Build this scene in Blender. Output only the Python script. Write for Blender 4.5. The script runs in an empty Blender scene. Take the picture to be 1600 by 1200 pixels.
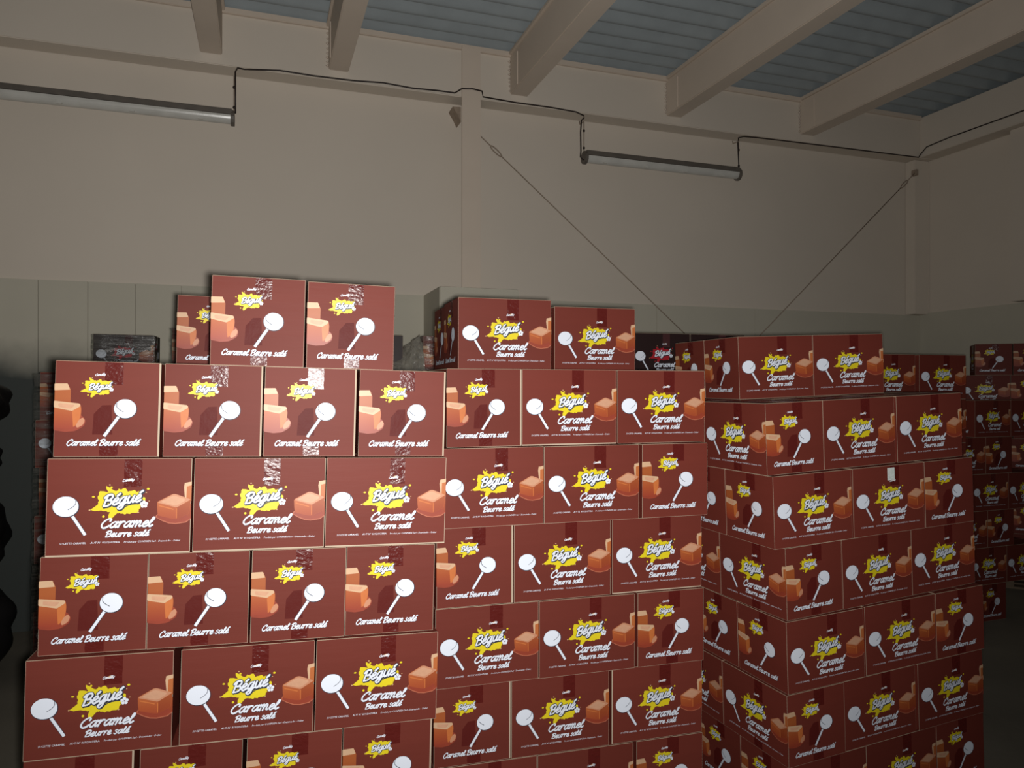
import bpy, bmesh, math, random
from mathutils import Matrix, Vector
random.seed(7)
S = bpy.context.scene
COL = S.collection
R = math.radians

# ------------------------------------------------------------------ camera
EYE = 1.87                       # camera height above the floor
cd = bpy.data.cameras.new('camera')
cd.sensor_width = 36.0
cd.lens = 25.74
cd.clip_start = 0.02
cam = bpy.data.objects.new('camera', cd)
cam.location = (0, 0, EYE)
cam.rotation_euler = (R(90.14), 0, R(-19.0))
COL.objects.link(cam)
S.camera = cam

# ------------------------------------------------------------------ light
wd = bpy.data.worlds.new('dim_hall')
wd.use_nodes = True
wd.node_tree.nodes['Background'].inputs[0].default_value = (0.80, 0.86, 1.0, 1)
wd.node_tree.nodes['Background'].inputs[1].default_value = 0.045
S.world = wd

CS, SN = math.cos(R(19)), math.sin(R(19))
def cam2w(X, Z):                 # camera-plan coordinates to floor-plan coordinates
    return (X*CS + Z*SN, -X*SN + Z*CS)

fl = bpy.data.lights.new('camera_flash', 'SPOT')
fl.energy = 565
fl.color = (1.0, 0.975, 0.94)
fl.shadow_soft_size = 0.022
fl.spot_size = R(134)
fl.spot_blend = 1.0
flo = bpy.data.objects.new('camera_flash', fl)
fx, fy = cam2w(0.020, 0.03)
flo.location = (fx, fy, EYE - 0.011)
def aim(px, py):
    u = (px - 800)/1144; v = (602.8 - py)/1144
    x, y = cam2w(u, 1)
    return Vector((x, y, v))
flo.rotation_euler = aim(680, 300).to_track_quat('-Z', 'Y').to_euler()
COL.objects.link(flo)

S.view_settings.view_transform = 'Standard'
S.view_settings.look = 'None'
S.view_settings.gamma = 1
S.view_settings.use_curve_mapping = False
S.view_settings.exposure = 0.0

# ------------------------------------------------------------------ materials
def mat(name, col, rough=.6, spec=.3, metal=0, noise=0, nscale=8, bump=0, bscale=60, stretch=(1,1,1), coat=0, var=0):
    m = bpy.data.materials.new(name); m.use_nodes = True
    nt = m.node_tree; b = nt.nodes['Principled BSDF']
    b.inputs['Base Color'].default_value = (*col, 1)
    b.inputs['Roughness'].default_value = rough
    b.inputs['Specular IOR Level'].default_value = spec
    b.inputs['Metallic'].default_value = metal
    if coat: b.inputs['Coat Weight'].default_value = coat; b.inputs['Coat Roughness'].default_value = .25
    if noise or bump:
        tc = nt.nodes.new('ShaderNodeTexCoord'); mp = nt.nodes.new('ShaderNodeMapping')
        mp.inputs['Scale'].default_value = stretch
        nt.links.new(tc.outputs['Object'], mp.inputs['Vector'])
    last = None
    if noise:
        n = nt.nodes.new('ShaderNodeTexNoise'); n.inputs['Scale'].default_value = nscale
        n.inputs['Detail'].default_value = 5
        nt.links.new(mp.outputs[0], n.inputs['Vector'])
        mx = nt.nodes.new('ShaderNodeMix'); mx.data_type = 'RGBA'
        mx.inputs['A'].default_value = (*[c*(1-noise) for c in col], 1)
        mx.inputs['B'].default_value = (*[min(1, c*(1+noise)) for c in col], 1)
        nt.links.new(n.outputs['Fac'], mx.inputs['Factor'])
        nt.links.new(mx.outputs['Result'], b.inputs['Base Color']); last = mx.outputs['Result']
    if var:
        oi = nt.nodes.new('ShaderNodeObjectInfo'); mr = nt.nodes.new('ShaderNodeMapRange')
        mr.inputs['To Min'].default_value = 1-var; mr.inputs['To Max'].default_value = 1+var
        nt.links.new(oi.outputs['Random'], mr.inputs['Value'])
        hs = nt.nodes.new('ShaderNodeHueSaturation'); hs.inputs['Color'].default_value = (*col, 1)
        if last: nt.links.new(last, hs.inputs['Color'])
        nt.links.new(mr.outputs[0], hs.inputs['Value']); nt.links.new(hs.outputs[0], b.inputs['Base Color'])
    if bump:
        n2 = nt.nodes.new('ShaderNodeTexNoise'); n2.inputs['Scale'].default_value = bscale; n2.inputs['Detail'].default_value = 4
        nt.links.new(mp.outputs[0], n2.inputs['Vector'])
        bp = nt.nodes.new('ShaderNodeBump'); bp.inputs['Strength'].default_value = bump; bp.inputs['Distance'].default_value = .004
        nt.links.new(n2.outputs['Fac'], bp.inputs['Height']); nt.links.new(bp.outputs[0], b.inputs['Normal'])
    return m

def grad_mat(name, stops, rough=.45, axis='Z', lo=0, hi=1):
    """print whose colour runs along one local axis (a printed picture of caramel)"""
    m = bpy.data.materials.new(name); m.use_nodes = True
    nt = m.node_tree; b = nt.nodes['Principled BSDF']; b.inputs['Roughness'].default_value = rough
    b.inputs['Specular IOR Level'].default_value = .3
    tc = nt.nodes.new('ShaderNodeTexCoord'); sp = nt.nodes.new('ShaderNodeSeparateXYZ')
    nt.links.new(tc.outputs['Object'], sp.inputs[0])
    mr = nt.nodes.new('ShaderNodeMapRange'); mr.inputs['From Min'].default_value = lo; mr.inputs['From Max'].default_value = hi
    nt.links.new(sp.outputs[axis], mr.inputs['Value'])
    cr = nt.nodes.new('ShaderNodeValToRGB')
    cr.color_ramp.elements[0].position = stops[0][0]; cr.color_ramp.elements[0].color = (*stops[0][1], 1)
    cr.color_ramp.elements[1].position = stops[-1][0]; cr.color_ramp.elements[1].color = (*stops[-1][1], 1)
    for p, c in stops[1:-1]:
        e = cr.color_ramp.elements.new(p); e.color = (*c, 1)
    nt.links.new(mr.outputs[0], cr.inputs[0]); nt.links.new(cr.outputs[0], b.inputs['Base Color'])
    return m

M = {}
M['brown'] = mat('brown_printed_board', (.120, .0235, .0160), .55, .14, noise=.10, nscale=5, bump=.10, bscale=18, stretch=(.4, .4, 3), var=.06)
M['dark'] = mat('dark_printed_board', (.018, .008, .008), .45, .3, noise=.10, nscale=5, bump=.10, bscale=18, var=.06)
M['board'] = mat('raw_cardboard', (.34, .26, .18), .8, .2, noise=.12, nscale=14, bump=.2, bscale=80)
M['liner'] = mat('cut_board_edge', (.4, .32, .24), .8, .2, noise=.1, nscale=20)
M['tape'] = mat('glossy_packing_tape', (.080, .0100, .0080), .25, .24, bump=1.0, bscale=38, stretch=(1, 1, 1.6), coat=.1)
M['tape_dull'] = mat('dull_packing_tape', (.078, .0105, .0085), .5, .09, bump=.4, bscale=30)
M['tape_dark'] = mat('glossy_tape_on_dark', (.05, .018, .018), .16, .5, bump=.55, bscale=30, coat=.3)
M['white'] = mat('white_ink', (.61, .65, .73), .5, .3)
M['ink'] = mat('dark_outline_ink', (.018, .020, .035), .5, .3)
M['yellow'] = mat('yellow_ink', (.58, .47, .012), .45, .3, noise=.08, nscale=30)
M['red'] = mat('red_ink', (.30, .012, .02), .45, .3, noise=.1, nscale=30)
M['droplet'] = mat('pale_drop_ink', (.5, .32, .16), .45, .3)
M['car_top'] = mat('pale_caramel_ink', (.42, .19, .11), .45, .3, noise=.12, nscale=40)
M['car_cream'] = mat('cream_caramel_ink', (.48, .31, .19), .45, .3, noise=.08, nscale=40)
H = .2925
M['car_front'] = grad_mat('orange_caramel_ink', [(0, (.23, .034, .018)), (.45, (.29, .060, .018)), (1, (.36, .105, .030))], lo=H*.28, hi=H*.60)
M['car_side'] = grad_mat('deep_caramel_ink', [(0, (.20, .028, .014)), (.5, (.235, .045, .014)), (1, (.29, .075, .020))], lo=H*.28, hi=H*.62)
M['car_pool'] = mat('caramel_pool_ink', (.22, .036, .018), .45, .3, noise=.15, nscale=30)
M['car_rim'] = mat('caramel_pool_rim_ink', (.34, .10, .055), .45, .3)
M['car_soft'] = mat('pink_cream_caramel_ink', (.46, .25, .155), .45, .3, noise=.15, nscale=60)
M['car_glow'] = mat('lit_orange_caramel_ink', (.42, .12, .032), .45, .3, noise=.1, nscale=60)
M['wall'] = mat('cream_wall_paint', (.62, .552, .468), .75, .25, noise=.045, nscale=1.6, bump=.12, bscale=9)
M['steel'] = mat('cream_painted_steel', (.60, .51, .42), .55, .35, noise=.07, nscale=3, bump=.08, bscale=20)
M['roof'] = mat('weathered_corrugated_sheet', (.27, .30, .31), .7, .3, noise=.16, nscale=5, bump=.2, bscale=50)
M['floor'] = mat('worn_concrete', (.16, .145, .115), .7, .3, noise=.3, nscale=2.2, bump=.4, bscale=30)
M['cable'] = mat('black_cable', (.020, .012, .010), .5, .4)
M['rust'] = mat('rusted_rod', (.30, .235, .18), .7, .3, noise=.4, nscale=30)
M['lamp_body'] = mat('dusty_grey_lamp_body', (.11, .095, .08), .5, .4, noise=.3, nscale=12)
M['lamp_glass'] = mat('unlit_grey_diffuser', (.52, .51, .47), .25, .5, noise=.2, nscale=7, bump=.1, bscale=25)
M['wood'] = mat('pallet_wood', (.15, .11, .075), .8, .2, noise=.3, nscale=9, stretch=(1, 8, 8), bump=.3, bscale=20)
M['sack'] = mat('black_plastic', (.010, .009, .009), .55, .25, bump=.5, bscale=14)
M['hole'] = mat('dark_hollow', (.05, .04, .035), .9, .1)
M['sticker'] = mat('silver_sticker', (.55, .60, .58), .35, .5, noise=.35, nscale=60, stretch=(1, 1, 3))

# dado: cream masonry with soft shade painted into its colour low on the far left
def dado_mat():
    m = mat('cream_dado_block', (.50, .47, .385), .75, .25, noise=.05, nscale=3, bump=.15, bscale=12)
    nt = m.node_tree; b = nt.nodes['Principled BSDF']
    src = b.inputs['Base Color'].links[0].from_socket
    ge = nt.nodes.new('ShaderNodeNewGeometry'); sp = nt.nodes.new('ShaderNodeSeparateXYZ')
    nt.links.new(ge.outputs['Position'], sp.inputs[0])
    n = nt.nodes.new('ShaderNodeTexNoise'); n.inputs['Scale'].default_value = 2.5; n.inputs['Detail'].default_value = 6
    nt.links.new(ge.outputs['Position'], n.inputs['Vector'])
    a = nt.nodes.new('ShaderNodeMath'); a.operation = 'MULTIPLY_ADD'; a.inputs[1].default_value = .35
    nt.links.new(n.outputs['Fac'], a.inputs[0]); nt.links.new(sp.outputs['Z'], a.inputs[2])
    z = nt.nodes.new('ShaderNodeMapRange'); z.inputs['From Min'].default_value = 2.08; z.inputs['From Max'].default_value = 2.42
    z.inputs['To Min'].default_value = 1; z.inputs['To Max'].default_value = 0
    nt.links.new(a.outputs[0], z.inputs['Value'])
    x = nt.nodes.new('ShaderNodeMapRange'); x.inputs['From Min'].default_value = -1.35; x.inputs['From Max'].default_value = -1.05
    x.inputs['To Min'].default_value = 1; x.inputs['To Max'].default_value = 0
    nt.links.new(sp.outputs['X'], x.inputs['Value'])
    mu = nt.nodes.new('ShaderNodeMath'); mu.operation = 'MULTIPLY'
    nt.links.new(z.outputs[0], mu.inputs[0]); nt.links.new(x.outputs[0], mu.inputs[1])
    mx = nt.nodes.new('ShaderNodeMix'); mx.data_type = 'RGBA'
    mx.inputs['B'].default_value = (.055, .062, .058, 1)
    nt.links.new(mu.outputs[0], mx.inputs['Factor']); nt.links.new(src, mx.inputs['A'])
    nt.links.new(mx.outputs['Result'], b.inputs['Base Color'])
    return m
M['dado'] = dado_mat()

def film_mat():
    m = bpy.data.materials.new('clear_stretch_film'); m.use_nodes = True
    nt = m.node_tree; nt.nodes.clear()
    out = nt.nodes.new('ShaderNodeOutputMaterial'); mx = nt.nodes.new('ShaderNodeMixShader')
    tr = nt.nodes.new('ShaderNodeBsdfTransparent'); tr.inputs[0].default_value = (.93, .94, .93, 1)
    add = nt.nodes.new('ShaderNodeMixShader'); add.inputs[0].default_value = .45
    gl = nt.nodes.new('ShaderNodeBsdfGlossy'); gl.inputs['Roughness'].default_value = .22
    df = nt.nodes.new('ShaderNodeBsdfDiffuse'); df.inputs[0].default_value = (.36, .36, .33, 1)
    nt.links.new(df.outputs[0], add.inputs[1]); nt.links.new(gl.outputs[0], add.inputs[2])
    tc = nt.nodes.new('ShaderNodeTexCoord'); mp = nt.nodes.new('ShaderNodeMapping')
    mp.inputs['Scale'].default_value = (2, 2, 22); mp.inputs['Rotation'].default_value = (.25, .3, 0)
    nt.links.new(tc.outputs['Object'], mp.inputs[0])
    n = nt.nodes.new('ShaderNodeTexNoise'); n.inputs['Scale'].default_value = 3; n.inputs['Detail'].default_value = 4
    nt.links.new(mp.outputs[0], n.inputs['Vector'])
    bp = nt.nodes.new('ShaderNodeBump'); bp.inputs['Strength'].default_value = .9; bp.inputs['Distance'].default_value = .02
    nt.links.new(n.outputs['Fac'], bp.inputs['Height']); nt.links.new(bp.outputs[0], gl.inputs['Normal'])
    r = nt.nodes.new('ShaderNodeMapRange'); r.inputs['From Min'].default_value = .35; r.inputs['From Max'].default_value = .75
    r.inputs['To Min'].default_value = .03; r.inputs['To Max'].default_value = .42
    nt.links.new(n.outputs['Fac'], r.inputs['Value'])
    nt.links.new(r.outputs[0], mx.inputs[0]); nt.links.new(tr.outputs[0], mx.inputs[1]); nt.links.new(add.outputs[0], mx.inputs[2])
    nt.links.new(mx.outputs[0], out.inputs[0])
    return m
M['film'] = film_mat()

# ------------------------------------------------------------------ mesh helpers
class MB:
    """collects shapes, then becomes one mesh"""
    def __init__(s): s.v = []; s.f = []; s.m = []; s.mats = []
    def mi(s, m):
        if m not in s.mats: s.mats.append(m)
        return s.mats.index(m)
    def poly(s, pts, m):
        i = len(s.v); s.v += [tuple(p) for p in pts]; s.f.append(list(range(i, i+len(pts)))); s.m.append(s.mi(m))
    def fan(s, c, pts, m):
        i = len(s.v); s.v += [tuple(c)] + [tuple(p) for p in pts]; n = len(pts); k = s.mi(m)
        for j in range(n): s.f.append([i, i+1+j, i+1+(j+1) % n]); s.m.append(k)
    def box(s, a, b, m, mtx=None):
        x0, y0, z0 = a; x1, y1, z1 = b
        P = [(x0,y0,z0),(x1,y0,z0),(x1,y1,z0),(x0,y1,z0),(x0,y0,z1),(x1,y0,z1),(x1,y1,z1),(x0,y1,z1)]
        if mtx: P = [tuple(mtx @ Vector(p)) for p in P]
        i = len(s.v); s.v += P; k = s.mi(m)
        for f in ((0,3,2,1),(4,5,6,7),(0,1,5,4),(1,2,6,5),(2,3,7,6),(3,0,4,7)):
            s.f.append([i+q for q in f]); s.m.append(k)
    def tube(s, pts, r, m, n=8):
        pts = [Vector(p) for p in pts]; i0 = len(s.v); k = s.mi(m); rr = r if isinstance(r, (list, tuple)) else [r]*len(pts)
        for j, p in enumerate(pts):
            d = (pts[min(j+1, len(pts)-1)] - pts[max(j-1, 0)]).normalized()
            a = d.orthogonal().normalized() if abs(d.z) > .9 else d.cross(Vector((0, 0, 1))).normalized()
            b = d.cross(a)
            for q in range(n):
                t = 2*math.pi*q/n; s.v.append(tuple(p + (a*math.cos(t) + b*math.sin(t))*rr[j]))
        for j in range(len(pts)-1):
            for q in range(n):
                a = i0+j*n+q; b = i0+j*n+(q+1) % n; s.f.append([a, b, b+n, a+n]); s.m.append(k)
        s.f.append([i0+q for q in range(n)][::-1]); s.m.append(k)
        e = i0+(len(pts)-1)*n; s.f.append([e+q for q in range(n)]); s.m.append(k)
    def mesh(s, name, bevel=0, smooth=False):
        me = bpy.data.meshes.new(name); me.from_pydata(s.v, [], s.f)
        for m in s.mats: me.materials.append(m)
        for p, k in zip(me.polygons, s.m): p.material_index = k; p.use_smooth = smooth
        if bevel:
            bm = bmesh.new(); bm.from_mesh(me)
            bmesh.ops.bevel(bm, geom=list(bm.edges), offset=bevel, segments=2, affect='EDGES')
            bm.to_mesh(me); bm.free()
        me.update()
        return me

def obj(name, me, parent=None, loc=None, rot=None):
    o = bpy.data.objects.new(name, me); COL.objects.link(o)
    if parent: o.parent = parent
    if loc: o.location = loc
    if rot: o.rotation_euler = rot
    return o
def tag(o, label, cat, group=None):
    o['label'] = label; o['category'] = cat
    if group: o['group'] = group
    return o
def struct(o): o['kind'] = 'structure'; return o

# ------------------------------------------------------------------ lettering drawn as brush strokes
G = {
 'C': (1.28, [[(1.12,1.12),(1.2,1.4),(.95,1.56),(.5,1.3),(.2,.8),(.2,.3),(.5,.0),(.85,.05),(1.2,.36)]]),
 'a': (1.12, [[(.9,.82),(.62,1.0),(.25,.75),(.1,.32),(.3,.02),(.62,.2),(.86,.75)], [(.95,1.0),(.82,.4),(.88,.05),(1.15,.22)]]),
 'r': (.82, [[(.0,.8),(.28,1.0),(.2,.5),(.12,.0)], [(.22,.55),(.45,.95),(.78,.95)]]),
 'm': (1.42, [[(.0,.85),(.22,1.0),(.12,.0)], [(.2,.55),(.48,1.0),(.66,.85),(.56,.0)], [(.64,.55),(.92,1.0),(1.12,.85),(1.03,.12),(1.3,.16)]]),
 'n': (1.05, [[(.0,.85),(.22,1.0),(.12,.0)], [(.2,.55),(.5,1.0),(.72,.85),(.66,.12),(.95,.16)]]),
 'e': (.86, [[(.14,.42),(.5,.55),(.72,.8),(.52,1.02),(.2,.75),(.1,.3),(.34,.0),(.84,.24)]]),
 'l': (.60, [[(.02,.5),(.36,.95),(.52,1.40),(.40,1.58),(.25,1.25),(.14,.5),(.16,.12),(.32,.0),(.62,.24)]]),
 'B': (1.25, [[(.42,1.45),(.3,.8),(.16,.0)], [(.05,1.2),(.4,1.52),(.95,1.55),(1.12,1.2),(.85,.86),(.45,.8)], [(.5,.8),(1.0,.72),(1.1,.32),(.75,.02),(.2,.02)]]),
 'u': (1.1, [[(.2,1.0),(.1,.35),(.3,.02),(.62,.2),(.82,.8)], [(.9,1.0),(.78,.35),(.85,.05),(1.1,.2)]]),
 's': (.78, [[(.74,.86),(.45,1.02),(.22,.78),(.5,.5),(.55,.15),(.28,-.02),(.0,.18)]]),
 'g': (1.12, [[(.9,.82),(.62,1.0),(.25,.75),(.1,.32),(.3,.04),(.62,.2),(.86,.75)], [(.95,1.0),(.84,.3),(.72,-.4),(.4,-.72),(.08,-.5),(.4,-.2),(1.05,.12)]]),
 'd': (1.12, [[(.9,.82),(.62,1.0),(.25,.75),(.1,.32),(.3,.02),(.62,.2),(.86,.75)], [(1.1,1.6),(.86,.5),(.88,.05),(1.15,.22)]]),
 'i': (.5, [[(.2,1.0),(.12,.3),(.2,.02),(.5,.2)], [(.28,1.36),(.3,1.44)]]),
 'y': (1.1, [[(.2,1.0),(.1,.35),(.3,.05),(.62,.2),(.82,.8)], [(.92,1.0),(.8,.2),(.55,-.5),(.15,-.5)]]),
 ' ': (.6, []),
}
G['é'] = (G['e'][0], G['e'][1] + [[(.50,1.28),(.82,1.56)]])
def catmull(p, n):
    if len(p) < 3: return list(p)
    q = [p[0]] + list(p) + [p[-1]]; out = []
    for i in range(1, len(q)-2):
        for k in range(n):
            t = k/n
            out.append(tuple(.5*((2*q[i][a]) + (-q[i-1][a]+q[i+1][a])*t + (2*q[i-1][a]-5*q[i][a]+4*q[i+1][a]-q[i+2][a])*t*t + (-q[i-1][a]+3*q[i][a]-3*q[i+1][a]+q[i+2][a])*t**3) for a in (0, 1)))
    out.append(p[-1]); return out
def text_len(txt): return sum(G[c][0] for c in txt)
def strokes(txt, x, y, xh, slant=.28, rise=0.0, sx=1.0):
    """centre lines of a word, from its left end on the base line; xh = height of a small letter"""
    res = []; pen = 0
    for ch in txt:
        adv, ss = G[ch]
        for st in ss:
            pts = []
            for (a, b) in catmull(st, 3):
                px = (pen + a)*sx*xh + b*xh*slant; py = b*xh
                pts.append((x + px, y + py + px*rise))
            res.append(pts)
        pen += adv
    return res
def brush(mb, lines, w, off, m, put, dx=0, dy=0):
    for q_, ln in enumerate(lines):
        n = len(ln); L = []; Rr = []; o = off + q_*1.2e-5
        for i, (x, y) in enumerate(ln):
            x0, y0 = ln[max(i-1, 0)]; x1, y1 = ln[min(i+1, n-1)]
            d = math.hypot(x1-x0, y1-y0) or 1; nx, ny = -(y1-y0)/d, (x1-x0)/d
            ww = w*(.5 + .07*ny)
            L.append((x+nx*ww+dx, y+ny*ww+dy)); Rr.append((x-nx*ww+dx, y-ny*ww+dy))
        for i in range(n-1):
            e = o + i*3e-6; mb.poly([put(*Rr[i], e), put(*Rr[i+1], e), put(*L[i+1], e), put(*L[i], e)], m)
        for (k, a_, b_) in ((0, L[0], Rr[0]), (n-1, Rr[-1], L[-1])):     # half-round stroke ends
            cx, cy = (a_[0]+b_[0])/2, (a_[1]+b_[1])/2; vx, vy = a_[0]-cx, a_[1]-cy
            mb.poly([put(cx+vx*math.cos(t*math.pi/5)-vy*math.sin(t*math.pi/5), cy+vx*math.sin(t*math.pi/5)+vy*math.cos(t*math.pi/5), o) for t in range(6)], m)

# ------------------------------------------------------------------ carton faces
LW, LN = .3964, .2924           # long side and end side of a carton, print included
PT = .0012                      # thickness of the printed liner
def face_put(w, depth):
    """metres on a face (x to the right from its left edge, y up) to carton space, face looking along -Y"""
    return lambda x, y, off: (x - w/2, -depth/2 - off, y)
def panel_mesh(w, depth, gaps, m):
    l, r, b, t = gaps; mb = MB()
    y1 = -depth/2 + PT; y0 = -depth/2
    mb.box((-w/2+.0006, y0+.0006, .0006), (w/2-.0006, y1, H-.0012), M['liner'])
    mb.box((-w/2+l, y0, b), (w/2-r, y1-.0003, H-t), m)
    return mb.mesh('panel')

def splash(mb, put, cx, cy, rx, ry, spikes, m, off, seed):
    rnd = random.Random(seed); pts = []; n = 72
    for i in range(n):
        a = 2*math.pi*i/n
        k = 1 + .07*math.sin(9*a+1) + rnd.uniform(-.05, .06)
        # super-ellipse body
        c, s_ = math.cos(a), math.sin(a)
        rr = (abs(c/rx)**2.4 + abs(s_/ry)**2.4)**(-1/2.4)*k
        for (sa, sl, sw) in spikes:
            d = abs((a - R(sa) + math.pi) % (2*math.pi) - math.pi)
            if d < R(sw): rr = max(rr, rr + (sl - rr)*(1 - d/R(sw))**.8)
        pts.append((cx + rr*c, cy + rr*s_ ))
    mb.fan(put(cx, cy, off), [put(x, y, off) for x, y in pts], m)
def disc(mb, put, cx, cy, rx, ry, m, off, n=20, wob=0, seed=0):
    rnd = random.Random(seed)
    mb.poly([put(cx + rx*math.cos(2*math.pi*i/n)*(1+rnd.uniform(-wob, wob)), cy + ry*math.sin(2*math.pi*i/n)*(1+rnd.uniform(-wob, wob)), off) for i in range(n)], m)
def shape(mb, put, pts, m, off, r=0):
    """flat printed shape; r rounds its corners"""
    if r:
        out = []; n = len(pts)
        for i in range(n):
            a, b, c = pts[i-1], pts[i], pts[(i+1) % n]
            da = math.hypot(a[0]-b[0], a[1]-b[1]); dc = math.hypot(c[0]-b[0], c[1]-b[1])
            ka = min(.45, r/max(da, 1e-6)); kc = min(.45, r/max(dc, 1e-6))
            p = (b[0]+(a[0]-b[0])*ka, b[1]+(a[1]-b[1])*ka); q = (b[0]+(c[0]-b[0])*kc, b[1]+(c[1]-b[1])*kc)
            for t in (0, .33, .67, 1):
                out.append(tuple((1-t)**2*p[k]+2*t*(1-t)*b[k]+t*t*q[k] for k in (0, 1)))
        pts = out
    i = len(mb.v); cx = sum(p[0] for p in pts)/len(pts); cy = sum(p[1] for p in pts)/len(pts)
    mb.fan(put(cx, cy, off), [put(x, y, off) for x, y in pts], m)

def lollipop(mb, put, cx, cy, rx, ry, sx0, sy0, sx1, sy1, arc):
    d = math.hypot(sx1-sx0, sy1-sy0); nx, ny = -(sy1-sy0)/d, (sx1-sx0)/d
    for w, m, o in ((.0056, M['ink'], .0002), (.0041, M['white'], .0005)):
        shape(mb, put, [(sx0+nx*w, sy0+ny*w), (sx1+nx*w, sy1+ny*w), (sx1-nx*w, sy1-ny*w), (sx0-nx*w, sy0-ny*w)], m, o)
    disc(mb, put, cx+.0006, cy-.0010, rx+.0018, ry+.0016, M['ink'], .0008, 28, .012, 3)
    disc(mb, put, cx, cy, rx, ry, M['white'], .0011, 28, .012, 3)
    brush(mb, [catmull(arc, 4)], .0017, .0014, M['ink'], put)

def art_long(var):
    """lollipop, logo, lettering and caramels of the long side; measured on the photo, in metres"""
    w, d = LW, LN; put = face_put(w, d); P = lambda x, y: ((x-10)/1440*w, (1-(y-168)/985)*H)
    res = {}
    mb = MB(); cx, cy = P(198, 650)
    lollipop(mb, put, cx, cy, 124/1440*w, 102/985*H, *P(255, 735), *P(392, 940), [P(292, 585), P(293, 622), P(265, 655), P(220, 682)])
    res['lollipop_picture'] = mb
    mb = MB(); cx, cy = P(735, 612); Y = M['yellow'] if var == 'brown' else M['red']
    splash(mb, put, cx, cy, .0625, .0350, [(131, .066, 9), (28, .078, 7), (196, .088, 8), (238, .062, 13), (-33, .058, 11), (152, .070, 10), (75, .043, 12), (100, .041, 9), (305, .045, 12)], Y, .0002, 11)
    for (x, y, a, b) in ((462, 556, .0042, .0026), (428, 690, .0026, .002), (620, 437, .0022, .002), (1004, 482, .0040, .0032), (565, 757, .0036, .0036), (908, 722, .0028, .0022), (1017, 608, .0018, .0012), (985, 520, .002, .0012), (637, 462, .0032, .0030)):
        disc(mb, put, *P(x, y), a, b, Y if a > .003 else M['droplet'], .0002, 10)
    res['logo_splash'] = mb
    mb = MB(); x0, y0 = P(552, 655); ln = strokes('Bégué', x0, y0, .0205, .22, .13, .98)
    brush(mb, ln, .0096, .0003, M['ink'], put, .0016, -.0028)
    brush(mb, ln, .0092, .0006, M['ink'], put)
    brush(mb, ln, .0053, .0010, M['white'], put)
    sw = [catmull([P(770, 668), P(830, 640), P(935, 632)], 4)]
    brush(mb, sw, .0022, .0009, M['ink'], put)
    fx_, fy_ = P(966, 640)
    for k in range(5):
        a = R(72*k+20); disc(mb, put, fx_+.0066*math.cos(a), fy_+.0066*math.sin(a), .0050, .0050, M['white'], .0012, 10)
    res['logo_lettering'] = mb
    mb = MB(); ln = strokes('Candily', *P(742, 408), .0048, .3, .10, 1.0); brush(mb, ln, .0013, .0005, M['white'], put)
    mb.poly([put(*P(770, 402), .0003), put(*P(850, 398), .0003), put(*P(838, 378), .0003), put(*P(815, 374), .0003)], M['droplet'])
    x0, y0 = P(528, 874); L = text_len('Caramel')*.0176
    ln = strokes('Caramel', x0, y0, .0178, .34, .012, 1.12)
    brush(mb, ln, .0060, .0002, M['ink'], put, .0005, -.0009)
    brush(mb, ln, .0048, .0006, M['white'], put)
    x0, y0 = P(585, 966); ln = strokes('Beurre salé', x0, y0, .0115, .30, .008, 1.07)
    brush(mb, ln, .0042, .0002, M['ink'], put, .0004, -.0006)
    brush(mb, ln, .0034, .0006, M['white'], put)
    res['flavour_lettering'] = mb
    res['small_print'] = [('SUCETTE CARAMEL', P(148, 1030), .0695), ('AUT N° 819/2007/FRA', P(445, 1030), .079), ('Produit par CONFISEN Sarl - Diamniadio - Dakar', P(775, 1030), .157)]
    # caramels
    mb = MB(); o = .0002
    shape(mb, put, [P(1083, 775), P(1100, 745), P(1440, 700), P(1450, 720), P(1450, 800), P(1400, 838), P(1290, 852), P(1220, 843), P(1150, 815)], M['car_rim'], o)
    shape(mb, put, [P(1096, 776), P(1110, 740), P(1440, 700), P(1450, 720), P(1450, 792), P(1395, 828), P(1290, 842), P(1225, 834), P(1155, 806)], M['car_pool'], o+.0003)
    shape(mb, put, [P(1378, 425), P(1450, 412), P(1450, 620), P(1385, 600), P(1370, 470)], M['car_cream'], o)
    shape(mb, put, [P(1400, 462), P(1450, 450), P(1450, 620), P(1398, 600)], M['car_front'], o+.0003)
    shape(mb, put, [P(1412, 690), P(1428, 655), P(1450, 640), P(1450, 790), P(1415, 780)], M['car_side'], o+.0006)
    shape(mb, put, [P(1098, 618), P(1262, 537), P(1447, 596), P(1430, 745), P(1302, 800), P(1240, 792), P(1110, 757), P(1102, 700)], M['car_front'], o+.0009, .004)
    shape(mb, put, [P(1298, 680), P(1445, 602), P(1438, 660), P(1425, 745), P(1302, 798)], M['car_side'], o+.0011, .003)
    shape(mb, put, [P(1100, 624), P(1262, 539), P(1290, 540), P(1445, 598), P(1300, 680)], M['car_top'], o+.0013, .004)
    shape(mb, put, [P(1130, 620), P(1266, 552), P(1400, 600), P(1296, 662)], M['car_soft'], o+.0015, .008)
    shape(mb, put, [P(1294, 690), P(1304, 684), P(1305, 790), P(1297, 792)], M['car_glow'], o+.0015, .001)
    shape(mb, put, [P(1118, 650), P(1270, 694), P(1268, 704), P(1118, 662)], M['car_glow'], o+.0014, .001)
    res['caramel_picture'] = mb
    return res

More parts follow.
